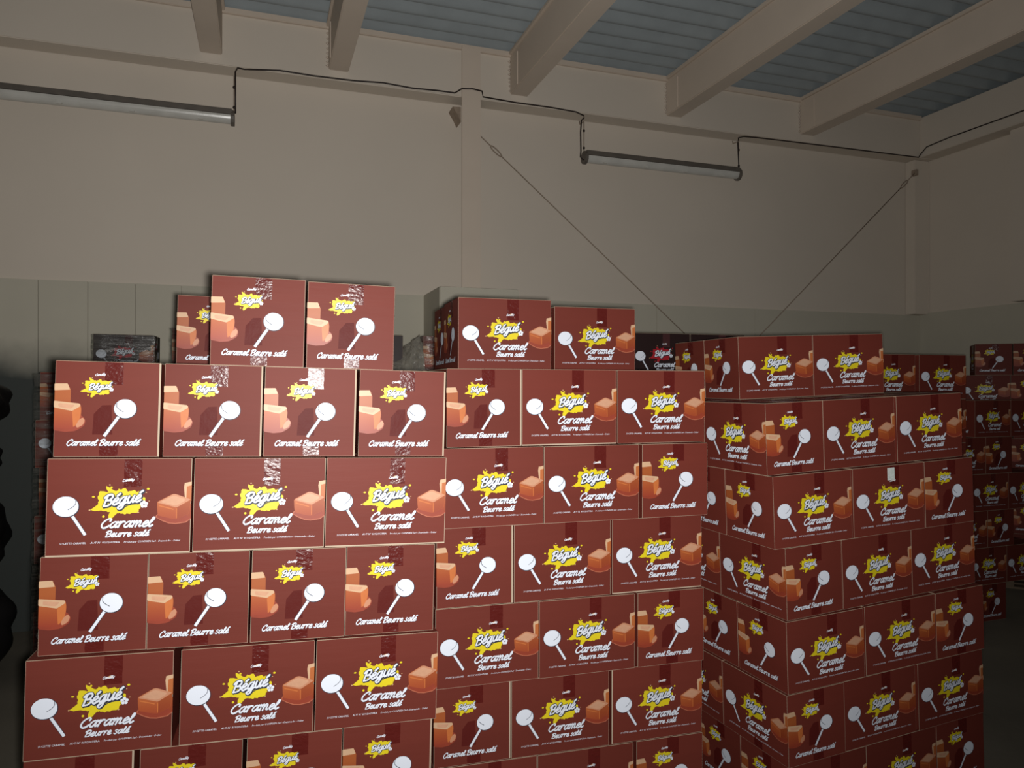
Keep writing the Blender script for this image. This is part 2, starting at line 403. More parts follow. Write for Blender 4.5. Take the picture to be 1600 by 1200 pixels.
def art_end(var):
    w, d = LN, LW; put = face_put(w, d); P = lambda x, y: ((x-322)/620*w, (1-(y-610)/570)*H)
    res = {}
    mb = MB(); cx, cy = P(732, 890)
    lollipop(mb, put, cx, cy, 66/620*w, 57/570*H, *P(696, 936), *P(612, 1056), [P(683, 855), P(682, 878), P(697, 895), P(722, 910)])
    res['lollipop_picture'] = mb
    mb = MB(); cx, cy = P(570, 765); Y = M['yellow'] if var == 'brown' else M['red']
    splash(mb, put, cx, cy, .0365, .0215, [(131, .040, 9), (28, .047, 7), (196, .052, 8), (238, .038, 13), (-33, .036, 11), (152, .042, 10), (75, .026, 12), (305, .028, 12)], Y, .0002, 12)
    for (x, y, a, b) in ((480, 742, .0024, .0016), (476, 785, .0018, .0012), (534, 708, .0014, .0014), (648, 730, .0024, .0020), (512, 812, .0022, .0022)):
        disc(mb, put, *P(x, y), a, b, Y if a > .002 else M['droplet'], .0002, 10)
    res['logo_splash'] = mb
    mb = MB(); x0, y0 = P(514, 782); ln = strokes('Bégué', x0, y0, .0117, .22, .11, 1.0)
    brush(mb, ln, .0056, .0003, M['ink'], put, .0009, -.0016)
    brush(mb, ln, .0053, .0006, M['ink'], put)
    brush(mb, ln, .0030, .0010, M['white'], put)
    fx_, fy_ = P(648, 777)
    for k in range(5):
        a = R(72*k+20); disc(mb, put, fx_+.0034*math.cos(a), fy_+.0034*math.sin(a), .0028, .0028, M['white'], .0012, 8)
    res['logo_lettering'] = mb
    mb = MB(); ln = strokes('Candily', *P(550, 697), .0043, .3, .10, 1.0); brush(mb, ln, .0012, .0005, M['white'], put)
    x0, y0 = P(392, 1112); ln = strokes('Caramel Beurre salé', x0, y0, .0118, .32, .004, .97)
    brush(mb, ln, .0042, .0002, M['ink'], put, .0004, -.0006)
    brush(mb, ln, .0031, .0007, M['white'], put)
    res['flavour_lettering'] = mb
    mb = MB(); o = .0002
    shape(mb, put, [P(322, 750), P(396, 748), P(413, 785), P(413, 880), P(322, 880)], M['car_side'], o, .003)
    shape(mb, put, [P(320, 748), P(394, 746), P(409, 782), P(320, 787)], M['car_cream'], o+.0003, .002)
    shape(mb, put, [P(322, 1022), P(322, 930), P(465, 925), P(492, 945), P(502, 968), P(494, 995), P(470, 1012), P(440, 1027), P(385, 1032)], M['car_pool'], o+.0006, .004)
    shape(mb, put, [P(322, 850), P(345, 852), P(470, 864), P(477, 900), P(472, 965), P(450, 1000), P(415, 1014), P(370, 1014), P(322, 1004)], M['car_front'], o+.0009, .005)
    shape(mb, put, [P(424, 908), P(474, 878), P(474, 930), P(462, 978), P(432, 1004)], M['car_glow'], o+.0011, .004)
    shape(mb, put, [P(320, 848), P(345, 851), P(466, 863), P(472, 878), P(424, 908), P(390, 902), P(320, 888)], M['car_cream'], o+.0013, .003)
    shape(mb, put, [P(345, 862), P(440, 872), P(416, 896), P(345, 884)], M['car_soft'], o+.0015, .004)
    shape(mb, put, [P(462, 962), P(486, 944), P(500, 962), P(488, 990), P(456, 1008), P(446, 996)], M['car_top'], o+.0013, .005)
    res['caramel_picture'] = mb
    return res

def text_mesh(items, w, d, m):
    """small print set in Blender's built-in letters, flattened onto the face"""
    out = MB()
    for txt, (x, y), width in items:
        c = bpy.data.curves.new('t', 'FONT'); c.body = txt; c.size = 1; c.resolution_u = 1; c.shear = .2
        o = bpy.data.objects.new('t', c); COL.objects.link(o)
        dg = bpy.context.evaluated_depsgraph_get(); me = o.evaluated_get(dg).to_mesh()
        xs = [v.co.x for v in me.vertices]; k = width/(max(xs)-min(xs))
        kk = max(k, .0056)
        for p in me.polygons:
            out.poly([(x + (me.vertices[i].co.x-min(xs))*k - w/2, -d/2 - .0005, y + me.vertices[i].co.y*kk) for i in p.vertices], m)
        o.evaluated_get(dg).to_mesh_clear()
        bpy.data.objects.remove(o)
    return out

ART = {}
for var in ('brown', 'dark'):
    for kind, fn, w, d in (('long', art_long, LW, LN), ('end', art_end, LN, LW)):
        a = fn(var)
        sp = a.pop('small_print', None)
        ART[var, kind] = {k: v.mesh(k) for k, v in a.items()}
        if sp: ART[var, kind]['small_print'] = text_mesh(sp, w, d, M['white']).mesh('small_print')
        for gname, gp in (('plain', (.0016, .0016, .0016, .0016)), ('right', (.0014, .0058, .0016, .0014)), ('bottom', (.0016, .0020, .0050, .0014)), ('left', (.0055, .0014, .0018, .0014))):
            ART[var, kind][gname] = panel_mesh(w, d, gp, M[var])
        # tape: down from the top edge, on ends also a strip up from the bottom edge and a crossing piece
        put = face_put(w, d); tm = M['tape' if var == 'brown' else 'tape_dark']
        x0, x1 = (.52*w, .645*w) if kind == 'long' else (.46*w, .635*w)
        def strip(xa, xb, za, zb, seed):
            rnd = random.Random(seed); mb = MB(); n = 6; o = .0001
            L_ = [(xa + rnd.uniform(-.0006, .0006), za + (zb-za)*i/n) for i in range(n+1)]
            Rr = [(xb + rnd.uniform(-.0006, .0006), za + (zb-za)*i/n) for i in range(n+1)]
            for i in range(n):
                mb.poly([put(*L_[i], o), put(*Rr[i], o), put(*Rr[i+1], o), put(*L_[i+1], o)], tm)
            return mb.mesh('packing_tape')
        hi = .70 if kind == 'long' else .76
        ART[var, kind]['packing_tape'] = strip(x0, x1, H*hi, H-.002, 1)
        ART[var, kind]['packing_tape_low'] = strip(x0-.01, x1-.01, .003, H*.12, 2)
        if kind == 'end':
            mb = MB(); mb.poly([put(.355*w, .235*H, .0001), put(.545*w, .235*H, .0001), put(.53*w, .545*H, .0001), put(.44*w, .54*H, .0001), put(.365*w, .45*H, .0001)], M['tape_dull'] if var == 'brown' else tm)
            ART[var, kind]['tape_patch'] = mb.mesh('tape_patch')

def body_mesh(var):
    mb = MB(); w, d = LW-2*PT, LN-2*PT
    mb.box((-w/2, -d/2, 0), (w/2, d/2, H-.0035), M['board'])
    me = mb.mesh('carton_body', bevel=.0022)
    me.materials.append(M[var])
    for p in me.polygons:
        if max(abs(c) for c in p.normal) > .95: p.material_index = 1
    bm = bmesh.new(); bm.from_mesh(me)
    # the two long top flaps meet over the middle with an open seam
    for s_ in (-1, 1):
        v0 = len(bm.verts)
        y0, y1 = (-d/2+.001, -.0012) if s_ < 0 else (.0012, d/2-.001)
        vs = [bm.verts.new(p) for p in ((-w/2+.001, y0, H-.0036), (w/2-.001, y0, H-.0036), (w/2-.001, y1, H-.0036), (-w/2+.001, y1, H-.0036), (-w/2+.001, y0, H-.0004), (w/2-.001, y0, H-.0004), (w/2-.001, y1, H-.0004), (-w/2+.001, y1, H-.0004))]
        for f in ((0,3,2,1),(4,5,6,7),(0,1,5,4),(1,2,6,5),(2,3,7,6),(3,0,4,7)): bm.faces.new([vs[q] for q in f]).material_index = 1 if f[0] == 4 else 0
    bm.to_mesh(me); bm.free()
    return me
BODY = {'brown': body_mesh('brown'), 'dark': body_mesh('dark')}
def top_tape_mesh(tm):
    mb = MB(); mb.box((-LW/2+.002, -.025, H-.0003), (LW/2-.002, .025, H), tm); return mb.mesh('top_tape')
TOPT = {'brown': top_tape_mesh(M['tape']), 'dark': top_tape_mesh(M['tape_dark'])}

def add_face(carton, var, side, style='plain', low=False, patch=True):
    """side: 0 = long side (-Y), 1 = end (+X), 2 = long side (+Y), 3 = end (-X)"""
    kind = 'long' if side % 2 == 0 else 'end'
    rz = {0: 0, 1: R(90), 2: R(180), 3: R(-90)}[side]
    A = ART[var, kind]
    p = obj('long_side_panel' if kind == 'long' else 'end_panel', A[style], carton, rot=(0, 0, rz))
    for k in ('lollipop_picture', 'logo_splash', 'logo_lettering', 'flavour_lettering', 'caramel_picture', 'small_print', 'packing_tape'):
        if k in A: obj(k, A[k], p)
    if low: obj('packing_tape', A['packing_tape_low'], p)
    if kind == 'end' and patch: obj('tape_patch', A['tape_patch'], p)

ORD = ['', 'first', 'second', 'third', 'fourth', 'fifth', 'sixth', 'seventh', 'eighth']
N_CARTON = [0]
LABELS = set()
def carton(name_kind, var, mtx, faces, label, group, styles={}, top=False, low=False, patch=True):
    o = obj('caramel_carton', BODY[var]); o.matrix_world = mtx
    assert label not in LABELS, label
    LABELS.add(label)
    tag(o, label, 'carton', group)
    for f in faces: add_face(o, var, f, styles.get(f, 'plain'), low, patch)
    if top: obj('top_tape', TOPT[var], o)
    N_CARTON[0] += 1
    return o

# orientation: 'W' shows a long side to the front, 'N' shows an end (the +X end) to the front
def local_mtx(kind, cx, cy, z, dth=0, sz=1.0):
    rz = 0 if kind == 'W' else R(-90)
    m = Matrix.Translation((cx, cy, z)) @ Matrix.Rotation(dth + rz, 4, 'Z')
    return m @ Matrix.Diagonal((1, 1, sz, 1))
FACE = {'W': {'front': 0, 'right': 1, 'back': 2, 'left': 3}, 'N': {'front': 1, 'right': 2, 'back': 3, 'left': 0}}
WID = {'W': LW, 'N': LN}; DEP = {'W': LN, 'N': LW}

class Stack:
    def __init__(s, X, Z, th, tilt, zb, h, what, world=None):
        if world: x, y, yaw = world
        else:
            x, y = cam2w(X, Z); yaw = th - R(19)
        s.M = Matrix.Translation((x, y, (EYE + zb) if world is None else zb)) @ Matrix.Rotation(yaw, 4, 'Z') @ Matrix.Rotation(tilt, 4, 'Y')
        s.h = h; s.what = what; s.group = 'caramel cartons of the ' + what
    def put(s, kind, cx, cy, L, faces, label, dth=0, var='brown', **k):
        return carton(kind, var, s.M @ local_mtx(kind, cx, cy, L*s.h, dth, (s.h-.0006)/H), [FACE[kind][f] for f in faces], label, s.group, styles={FACE[kind]['front']: k.pop('style', 'plain')}, **k)

def spread(boxes):
    """measured intervals -> centres with a hair of air between neighbours"""
    c = [(a+b)/2 for _, a, b in boxes]; w = [WID[k] for k, _, _ in boxes]
    for _ in range(40):
        for i in range(len(c)-1):
            need = (w[i]+w[i+1])/2 + .0012; gap = c[i+1]-c[i]
            if gap < need: e = (need-gap)/2; c[i] -= e; c[i+1] += e
    return c

def pallet(x0, x1, y0, y1, M_, z0, z1, label):
    """wooden pallet in a stack's own frame; z0 floor, z1 deck top"""
    root = bpy.data.objects.new('wooden_pallet', None); COL.objects.link(root)
    loc = M_.to_translation(); yaw = M_.to_euler().z
    mt = Matrix.Translation((loc.x, loc.y, 0)) @ Matrix.Rotation(yaw, 4, 'Z') @ Matrix.Translation(((x0+x1)/2, (y0+y1)/2, z0))
    root.matrix_world = mt
    tag(root, label, 'pallet', 'wooden pallets under the stacks')
    W, D, T = x1-x0, y1-y0, z1-z0; t = min(.02, T*.2)
    def bb(nm, a, b):
        mb = MB(); mb.box(a, b, M['wood']); obj(nm, mb.mesh(nm, bevel=.001), root)
    n = 7; bw = W/n*.72
    for i in range(n):
        x = -W/2 + bw/2 + i*(W-bw)/(n-1); bb('deck_board', (x-bw/2, -D/2, T-t), (x+bw/2, D/2, T))
    for j in (-1, 0, 1):
        y = j*(D/2-.05)
        for i in (-1, 0, 1):
            x = i*(W/2-.05); bb('block', (x-.05, y-.05, t), (x+.05, y+.05, T-t))
        bb('bottom_board', (-W/2, y-.05, 0), (W/2, y+.05, t))

# ------------------------------------------------------------------ the building
XR, YB, YF = 7.25, 6.5, 6.30          # right wall, back wall, face of the ring beam
DADO, SOF, ROOF, BEAM = 2.685, 4.44, 4.865, 4.52
XL, Y0 = -3.6, -3.0
mb = MB(); mb.box((XL, Y0, -.1), (XR+.3, YB+.3, 0), M['floor']); struct(obj('floor', mb.mesh('floor')))
mb = MB(); mb.box((XL, YB, 0), (XR+.2, YB+.2, ROOF+.15), M['wall']); wb = struct(obj('wall_back', mb.mesh('wall_back')))
mb = MB(); mb.box((XR, Y0, 0), (XR+.2, YB, ROOF+.15), M['wall']); wr = struct(obj('wall_right', mb.mesh('wall_right')))
mb = MB(); mb.box((XL-.2, Y0, 0), (XL, YB+.2, ROOF+.15), M['wall']); wl = struct(obj('wall_left', mb.mesh('wall_left')))
# ring beam round the top of the walls
mb = MB(); mb.box((XL, YF, SOF), (XR, YB, ROOF+.02), M['wall']); struct(obj('trim_1', mb.mesh('ring_beam_back', bevel=.006)))
mb = MB(); mb.box((XR-.22, Y0, SOF), (XR, YF, ROOF+.02), M['wall']); struct(obj('trim_2', mb.mesh('ring_beam_right', bevel=.006)))
# dado of cream slabs, each a part of the wall (left of the pier), plain beyond it
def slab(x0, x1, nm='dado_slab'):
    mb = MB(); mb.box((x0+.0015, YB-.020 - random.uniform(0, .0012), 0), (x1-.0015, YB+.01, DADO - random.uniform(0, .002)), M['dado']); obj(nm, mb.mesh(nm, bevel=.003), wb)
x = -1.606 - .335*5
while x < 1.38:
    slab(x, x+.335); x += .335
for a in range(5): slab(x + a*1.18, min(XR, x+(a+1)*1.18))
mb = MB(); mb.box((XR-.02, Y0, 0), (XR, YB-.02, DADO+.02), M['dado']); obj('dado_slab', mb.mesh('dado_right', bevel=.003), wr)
# masonry pier and steel column that stands on it
mb = MB(); mb.box((1.39, 5.855, 0), (2.08, YB-.022, DADO), M['dado']); struct(obj('trim_3', mb.mesh('masonry_pier', bevel=.008)))
def column(x0, x1, y0, label):
    root = bpy.data.objects.new('steel_column', None); COL.objects.link(root); root.location = ((x0+x1)/2, (y0+YF)/2, DADO)
    tag(root, label, 'column')
    w = (x1-x0)/2; h = ROOF-DADO-.01; d = (6.498-y0)
    mb = MB(); mb.box((-w, -(YF-y0)/2, 0), (w, -(YF-y0)/2+.014, h), M['steel']); obj('front_flange', mb.mesh('front_flange', bevel=.003), root)
    mb = MB(); mb.box((-.006, -(YF-y0)/2+.014, 0), (.006, -(YF-y0)/2+d-.25 if d > .4 else (YF-y0)/2-.002, h), M['steel']); obj('web', mb.mesh('web'), root)
    mb = MB(); mb.box((-w-.03, -(YF-y0)/2-.02, 0), (w+.03, (YF-y0)/2-.004, .012), M['steel']); obj('base_plate', mb.mesh('base_plate', bevel=.002), root)
    return root
column(1.672, 1.842, 6.20, 'cream painted steel column rising from the masonry pier to the roof')
# pilaster in the far right corner
mb = MB(); mb.box((XR-.22, YB-.13, DADO+.001), (XR-.001, YB-.001, SOF-.001), M['wall']); struct(obj('trim_4', mb.mesh('corner_pilaster', bevel=.008)))
mb = MB(); mb.box((XR-.12, 5.16, DADO+.03), (XR-.001, 5.33, SOF-.001), M['wall']); struct(obj('trim_5', mb.mesh('side_pilaster', bevel=.008)))

# roof: corrugated sheets between the beams, waves run along the back wall
roof_root = bpy.data.objects.new('ceiling', None); COL.objects.link(roof_root); struct(roof_root)
roof_root.location = (0, 0, ROOF)
bx = [(XL, -2.6), (-2.6, -1.5), (-1.5, -.37), (-.37, .625), (.625, 2.235), (2.235, 3.853), (3.853, 5.467), (5.467, 7.03), (7.03, 7.27)]
def sheet(x0, x1):
    mb = MB(); pitch = .20; n = 10; ys = []; y = Y0
    k = 0
    k = int((YB+.1-Y0)/pitch*n)
    prof = [(Y0 + i*pitch/n, .042*math.cos(2*math.pi*i/n)) for i in range(k+1)]
    i0 = len(mb.v); mi = mb.mi(M['roof'])
    for (yy, zz) in prof:
        mb.v += [(x0, yy, .075+zz), (x1, yy, .075+zz), (x0, yy, .083+zz), (x1, yy, .083+zz)]
    for i in range(k):
        a = 4*i; b = a+4
        mb.f += [[a, a+1, b+1, b], [a+2, b+2, b+3, a+3]]; mb.m += [mi, mi]
    mb.f += [[0, 2, 3, 1], [4*k, 4*k+1, 4*k+3, 4*k+2]]; mb.m += [mi, mi]
    me = mb.mesh('roof_sheet', smooth=True)
    obj('roof_sheet', me, roof_root)
for a, b in bx: sheet(a, b)
# fillet where the roof meets the wall
mb = MB(); mb.box((XL, YF-.03, ROOF-.012), (XR-.22, YF, ROOF+.035), M['steel']); struct(obj('trim_6', mb.mesh('roof_fillet', bevel=.004)))

# roof beams running from the wall towards the viewer
def beam(x0, x1, which, plate=True):
    root = bpy.data.objects.new('roof_beam', None); COL.objects.link(root); root.location = ((x0+x1)/2, YF, BEAM)
    tag(root, 'cream box-section roof beam, ' + which, 'beam', 'parallel roof beams')
    w = (x1-x0)/2; L = -(YF-Y0)
    mb = MB(); mb.box((-w, L, 0), (w, -.001, ROOF-BEAM), M['steel']); obj('beam_body', mb.mesh('beam_body', bevel=.007), root)
    mb = MB(); mb.box((-w-.02, L, ROOF-BEAM), (w+.02, -.032, ROOF-BEAM+.03), M['steel']); obj('top_flange', mb.mesh('top_flange', bevel=.003), root)
    if plate:
        mb = MB(); mb.box((-w-.007, -.215, .012), (-w+.001, -.200, ROOF-BEAM-.04), M['steel']); obj('stiffener_plate', mb.mesh('stiffener_plate'), root)
        mb = MB(); rnd = random.Random(int(x0*100))
        z = .03
        while z < ROOF-BEAM-.03:
            r = rnd.uniform(.007, .013); mb.tube([(-w-.004, -.004, z-r), (-w-.012, -.010, z), (-w-.004, -.004, z+r)], [.003, r, .003], M['steel'], 6); z += rnd.uniform(.03, .045)
        obj('weld_bead', mb.mesh('weld_bead', smooth=True), root)['kind'] = 'stuff'
beam(-.452, -.287, 'the one whose end is nearest the upper left corner', False)
beam(.542, .707, 'second from the left, narrow slanting one left of the column')
beam(2.150, 2.320, 'the first one to the right of the column')
beam(3.770, 3.937, 'the one ending above the right lamp')
beam(5.375, 5.560, 'the last one before the right wall')

# ------------------------------------------------------------------ lamps, cables, braces
def q(a, b, y): return (a, y, b)
def lamp(x0, x1, z, label, ends):
    root = bpy.data.objects.new('tube_lamp', None); COL.objects.link(root); root.location = (x0, 6.20, z)
    tag(root, label, 'lamp', 'unlit tube lamps on the back wall')
    L = x1-x0
    mb = MB(); pts = []
    # channel-shaped housing
    mb.box((.012, -.048, .012), (L-.012, .048, .064), M['lamp_body']); obj('housing', mb.mesh('housing', bevel=.008), root)
    mb = MB(); n = 12; pr = [(-.050*math.cos(math.pi*i/n), .014-.058*math.sin(math.pi*i/n)) for i in range(n+1)]
    for i in range(n):
        a, b = pr[i], pr[i+1]
        mb.poly([(.02, a[0], a[1]), (L-.02, a[0], a[1]), (L-.02, b[0], b[1]), (.02, b[0], b[1])], M['lamp_glass'])
    mb.poly([(.02, a_, b_) for a_, b_ in pr], M['lamp_glass']); mb.poly([(L-.02, a_, b_) for a_, b_ in pr[::-1]], M['lamp_glass'])
    obj('diffuser', mb.mesh('diffuser', smooth=True), root)
    for e in (0, L):
        mb = MB(); mb.tube([(e-.004 if e == 0 else e-.03, 0, .002), (e-.001 if e == 0 else e-.027, 0, .002), (e+.027 if e == 0 else e-.002, 0, .002), (e+.03 if e == 0 else e, 0, .002)], [.052, .060, .060, .052], M['lamp_body'], 16)
        obj('end_cap', mb.mesh('end_cap'), root)
    for k in range(4):
        xx = L*(.12+.25*k); mb = MB(); mb.box((xx-.018, -.055, -.046), (xx+.018, -.030, -.030), M['lamp_glass']); obj('clip', mb.mesh('clip', bevel=.003), root)
    for e in ends:
        xx = .004 if e == 0 else L-.004
        mb = MB(); mb.tube([(xx, 0, .05), (xx, 0, .33)], .0045, M['rust'], 6); 
        for zz in (.09, .25): mb.tube([(xx, 0, zz-.012), (xx, 0, zz), (xx, 0, zz+.012)], [.006, .012, .006], M['cable'], 8)
        obj('hanger_rod', mb.mesh('hanger_rod', smooth=True), root)
        mb = MB(); mb.tube([(xx, 0, .335), (xx, .095, .345), (xx, .098, .37)], .005, M['rust'], 6); obj('hanger_hook', mb.mesh('hanger_hook', smooth=True), root)
lamp(-2.10, -.190, 3.985, 'long unlit tube lamp at the left edge, hung below the beam', (1,))
lamp(2.837, 4.545, 3.985, 'unlit tube lamp right of the column, hung on two rods', (0, 1))

def cable(name, pts, label, r=.0065):
    mb = MB(); P = [(a, y, b) for a, b, y in pts]
    mb.tube(P, r, M['cable'], 6); o = obj(name, mb.mesh(name, smooth=True)); tag(o, label, 'cable', 'black cables along the ring beam'); return o
cable('power_cable', [(-.185, 4.03, 6.20), (-.186, 4.36, 6.20), (-.170, 4.415, 6.25), (-.12, 4.425, 6.285), (.15, 4.455, 6.288), (.42, 4.448, 6.288), (.75, 4.452, 6.288), (1.00, 4.468, 6.288), (1.25, 4.455, 6.288), (1.48, 4.463, 6.288), (1.63, 4.463, 6.288), (1.67, 4.468, 6.185), (1.76, 4.478, 6.185), (1.85, 4.468, 6.185), (1.89, 4.462, 6.288), (2.2, 4.45, 6.288), (2.55, 4.448, 6.288), (2.80, 4.437, 6.288), (2.88, 4.41, 6.285), (2.86, 4.37, 6.24), (2.815, 4.33, 6.20), (2.805, 4.22, 6.196), (2.808, 4.04, 6.196), (2.80, 3.985, 6.19), (2.83, 3.96, 6.19)], 'black cable drooping along the beam from the left lamp past the column')
cable('power_cable', [(4.545, 4.02, 6.20), (4.53, 4.30, 6.20), (4.56, 4.37, 6.23), (4.66, 4.41, 6.28), (4.82, 4.420, 6.288), (5.2, 4.425, 6.288), (5.8, 4.43, 6.288), (6.4, 4.433, 6.288), (7.0, 4.438, 6.288), (7.018, 4.47, 6.28), (7.018, 4.53, 6.2), (7.018, 4.545, 5.9), (7.018, 4.545, 5.2), (7.018, 4.55, 4.4)], 'black cable from the right lamp to the corner and along the right wall')

def brace(a, b, label):
    root = bpy.data.objects.new('brace_rod', None); COL.objects.link(root); root.location = a
    tag(root, label, 'brace', 'crossed wall braces')
    A = Vector((0, 0, 0)); B = Vector(b)-Vector(a); d = B.normalized()
    mb = MB(); mb.tube([A+d*.28, B], .0055, M['rust'], 8); obj('rod', mb.mesh('rod', smooth=True), root)
    mb = MB(); mb.tube([A+d*.02, A+d*.16], .0055, M['rust'], 8); obj('threaded_end', mb.mesh('threaded_end', smooth=True), root)
    nrm = Vector((0, 0, 1)).cross(d).cross(d).normalized(); side = d.cross(Vector((0, 1, 0))).normalized()
    mb = MB(); n = 14; pts = [A+d*(.22+.07*math.cos(2*math.pi*i/n)) + side*.016*math.sin(2*math.pi*i/n) for i in range(n+1)]
    mb.tube(pts, .006, M['rust'], 6); obj('turnbuckle', mb.mesh('turnbuckle', smooth=True), root)
    mb = MB(); s2 = -.035 if d.x > 0 else .035
    mb.box((min(0, s2), -.01, -.03), (max(0, s2), .06, .035), M['rust']); obj('anchor_lug', mb.mesh('anchor_lug', bevel=.003), root)
brace((1.885, 6.42, 4.17), (5.02, 6.41, 1.60), 'thin rusty brace rod slanting down to the right from the column')
brace((7.00, 6.33, 4.28), (4.02, 6.34, 1.60), 'thin rusty brace rod slanting down to the left from the corner')
mb = MB(); mb.poly([(1.625, 6.34, 4.36), (1.70, 6.34, 4.365), (1.70, 6.34, 4.23), (1.665, 6.34, 4.30)], M['rust']); mb.poly([(1.625, 6.499, 4.36), (1.665, 6.499, 4.30), (1.70, 6.499, 4.23), (1.70, 6.499, 4.365)], M['rust'])
for a_, b_ in (((1.625, 4.36), (1.70, 4.365)), ((1.70, 4.365), (1.70, 4.23)), ((1.70, 4.23), (1.665, 4.30)), ((1.665, 4.30), (1.625, 4.36))):
    mb.poly([(a_[0], 6.34, a_[1]), (a_[0], 6.499, a_[1]), (b_[0], 6.499, b_[1]), (b_[0], 6.34, b_[1])], M['rust'])
tag(obj('gusset_bracket', mb.mesh('gusset_bracket')), 'small rusty three-cornered bracket left of the column top', 'bracket')

# ------------------------------------------------------------------ the three big front stacks
LFS, MFS, RFS = 'left front stack', 'middle front stack', 'right front stack'
A = Stack(-1.4228, 2.1511, .2831, .0244, -1.6783, .2929, LFS)
B = Stack(-.2755, 2.6841, .2843, .0017, -1.7009, .2943, MFS)
C = Stack(1.0860, 2.8844, .3782, -.0365, -1.7855, .2863, RFS)
ROWS = {
 'A': {0: (-.012, -.020, .0, [('W', 0, .4), ('W', .404, .804), ('W', .808, 1.208)]),
       1: (-.014, -.024, .008, [('N', -.009, .294), ('N', .312, .59), ('N', .615, .897), ('N', .909, 1.194)]),
       2: (-.010, -.026, .006, [('W', -.011, .39), ('W', .408, .805), ('W', .809, 1.206)]),
       3: (-.007, .007, -.008, [('N', .011, .301), ('N', .306, .591), ('N', .608, .892), ('N', .897, 1.183)]),
       4: (.015, -.001, -.002, [('W', -.002, .4), ('W', .402, .801), ('W', .801, 1.2)]),
       5: (.015, .043, -.004, [('N', .004, .294), ('N', .303, .599), ('N', .605, .892), ('N', .9, 1.201)])},
 'B': {0: (-.011, .001, -.011, [('W', .006, .391), ('W', .394, .799), ('N', .805, 1.106)]),
       1: (-.013, .008, -.012, [('N', .008, .29), ('W', .295, .697), ('W', .705, 1.104)]),
       2: (-.008, -.007, -.006, [('W', .009, .389), ('W', .394, .798), ('N', .809, 1.099)]),
       3: (-.008, -.005, .006, [('N', .004, .297), ('W', .302, .693), ('W', .699, 1.103)]),
       4: (.009, -.016, .003, [('W', .013, .388), ('W', .396, .791), ('N', .808, 1.103)]),
       5: (.031, .019, .020, [('N', .009, .299), ('W', .304, .688), ('W', .699, 1.099)])},
 'C': {0: (.008, -.006, -.004, [('W', .01, .397), ('W', .401, .797), ('N', .801, 1.108)]),
       1: (.002, -.012, -.002, [('N', .004, .293), ('W', .293, .692), ('W', .696, 1.113)]),
       2: (.012, -.006, -.010, [('W', 0, .401), ('W', .402, .815), ('N', .819, 1.095)]),
       3: (.020, .000, .018, [('N', .012, .302), ('W', .302, .692), ('W', .692, 1.104)]),
       4: (-.020, .006, -.014, [('W', .002, .396), ('W', .4, .807), ('N', .814, 1.095)]),
       5: (-.025, .030, .002, [('N', .008, .297), ('W', .297, .691), ('W', .697, 1.106)])}}
STYLE = {('A', 5, 0): 'right', ('A', 5, 1): 'right', ('A', 5, 2): 'right', ('A', 5, 3): 'right', ('A', 4, 0): 'bottom', ('A', 4, 1): 'bottom', ('A', 4, 2): 'bottom',
         ('B', 5, 1): 'bottom', ('B', 5, 0): 'right', ('B', 3, 2): 'bottom', ('B', 3, 0): 'right', ('B', 1, 2): 'left', ('B', 1, 0): 'right', ('A', 1, 0): 'right', ('A', 1, 3): 'right'}
def place(n, from_left): return {0: 'leftmost', 1: 'second from left', 2: ('third from left' if n == 4 else 'rightmost'), 3: 'rightmost'}[from_left] if not (n == 2 and from_left == 1) else 'rightmost'
def build(key, stack, sides):
    for L, (dx, dy, dth, boxes) in sorted(ROWS[key].items(), reverse=True):
        n = len(boxes); cen = spread(boxes); row = 'layer ' + ORD[6-L] + ' from the top full layer'
        lay = {5: 'top full layer', 4: 'second full layer down', 3: 'third full layer down', 2: 'fourth full layer down', 1: 'fifth full layer down', 0: 'bottom layer'}[L]
        rot = Matrix.Rotation(dth, 4, 'Z')
        for i, ((k, a, b), c) in enumerate(zip(boxes, cen)):
            p = rot @ Vector((c, DEP[k]/2 + random.uniform(-.003, .003), 0))
            faces = ['front']
            if i == 0 and 'left' in sides: faces.append('left')
            if i == n-1 and 'right' in sides: faces.append('right')
            lab = ('end-on' if k == 'N' else 'long-side') + ' caramel carton, ' + place(n, i) + ' in ' + lay + ' of ' + stack.what
            rn = random.random()
            stack.put(k, p.x+dx, p.y+dy, L, faces, lab, dth, style=STYLE.get((key, L, i), 'plain'), top=(L == 5), low=(k == 'N' and rn < .8), patch=rn < .85)
        # cartons behind, down the free sides of the stack
        for side in sides:
            j = 0 if side == 'left' else n-1
            k, a, b = boxes[j]; depth = DEP[k]
            if key == 'A':
                seq = ['N', 'N'] if k == 'W' else ['N', 'W']
            else:
                seq = [k]*(2 if k == 'N' else 3)
            y = depth + .004
            edge = (cen[j] - WID[k]/2) if side == 'left' else (cen[j] + WID[k]/2)
            for m_, kk in enumerate(seq):
                cx = edge + WID[kk]/2 if side == 'left' else edge - WID[kk]/2
                p = rot @ Vector((cx, y + DEP[kk]/2, 0)); y += DEP[kk] + .003
                lab = 'caramel carton ' + ORD[m_+2] + ' back down the ' + side + ' side, ' + lay + ', ' + stack.what
                stack.put(kk, p.x+dx, p.y+dy, L, [side], lab, dth, top=(L == 5))
build('A', A, ['left'])
build('B', B, ['right'])
build('C', C, ['left', 'right'])
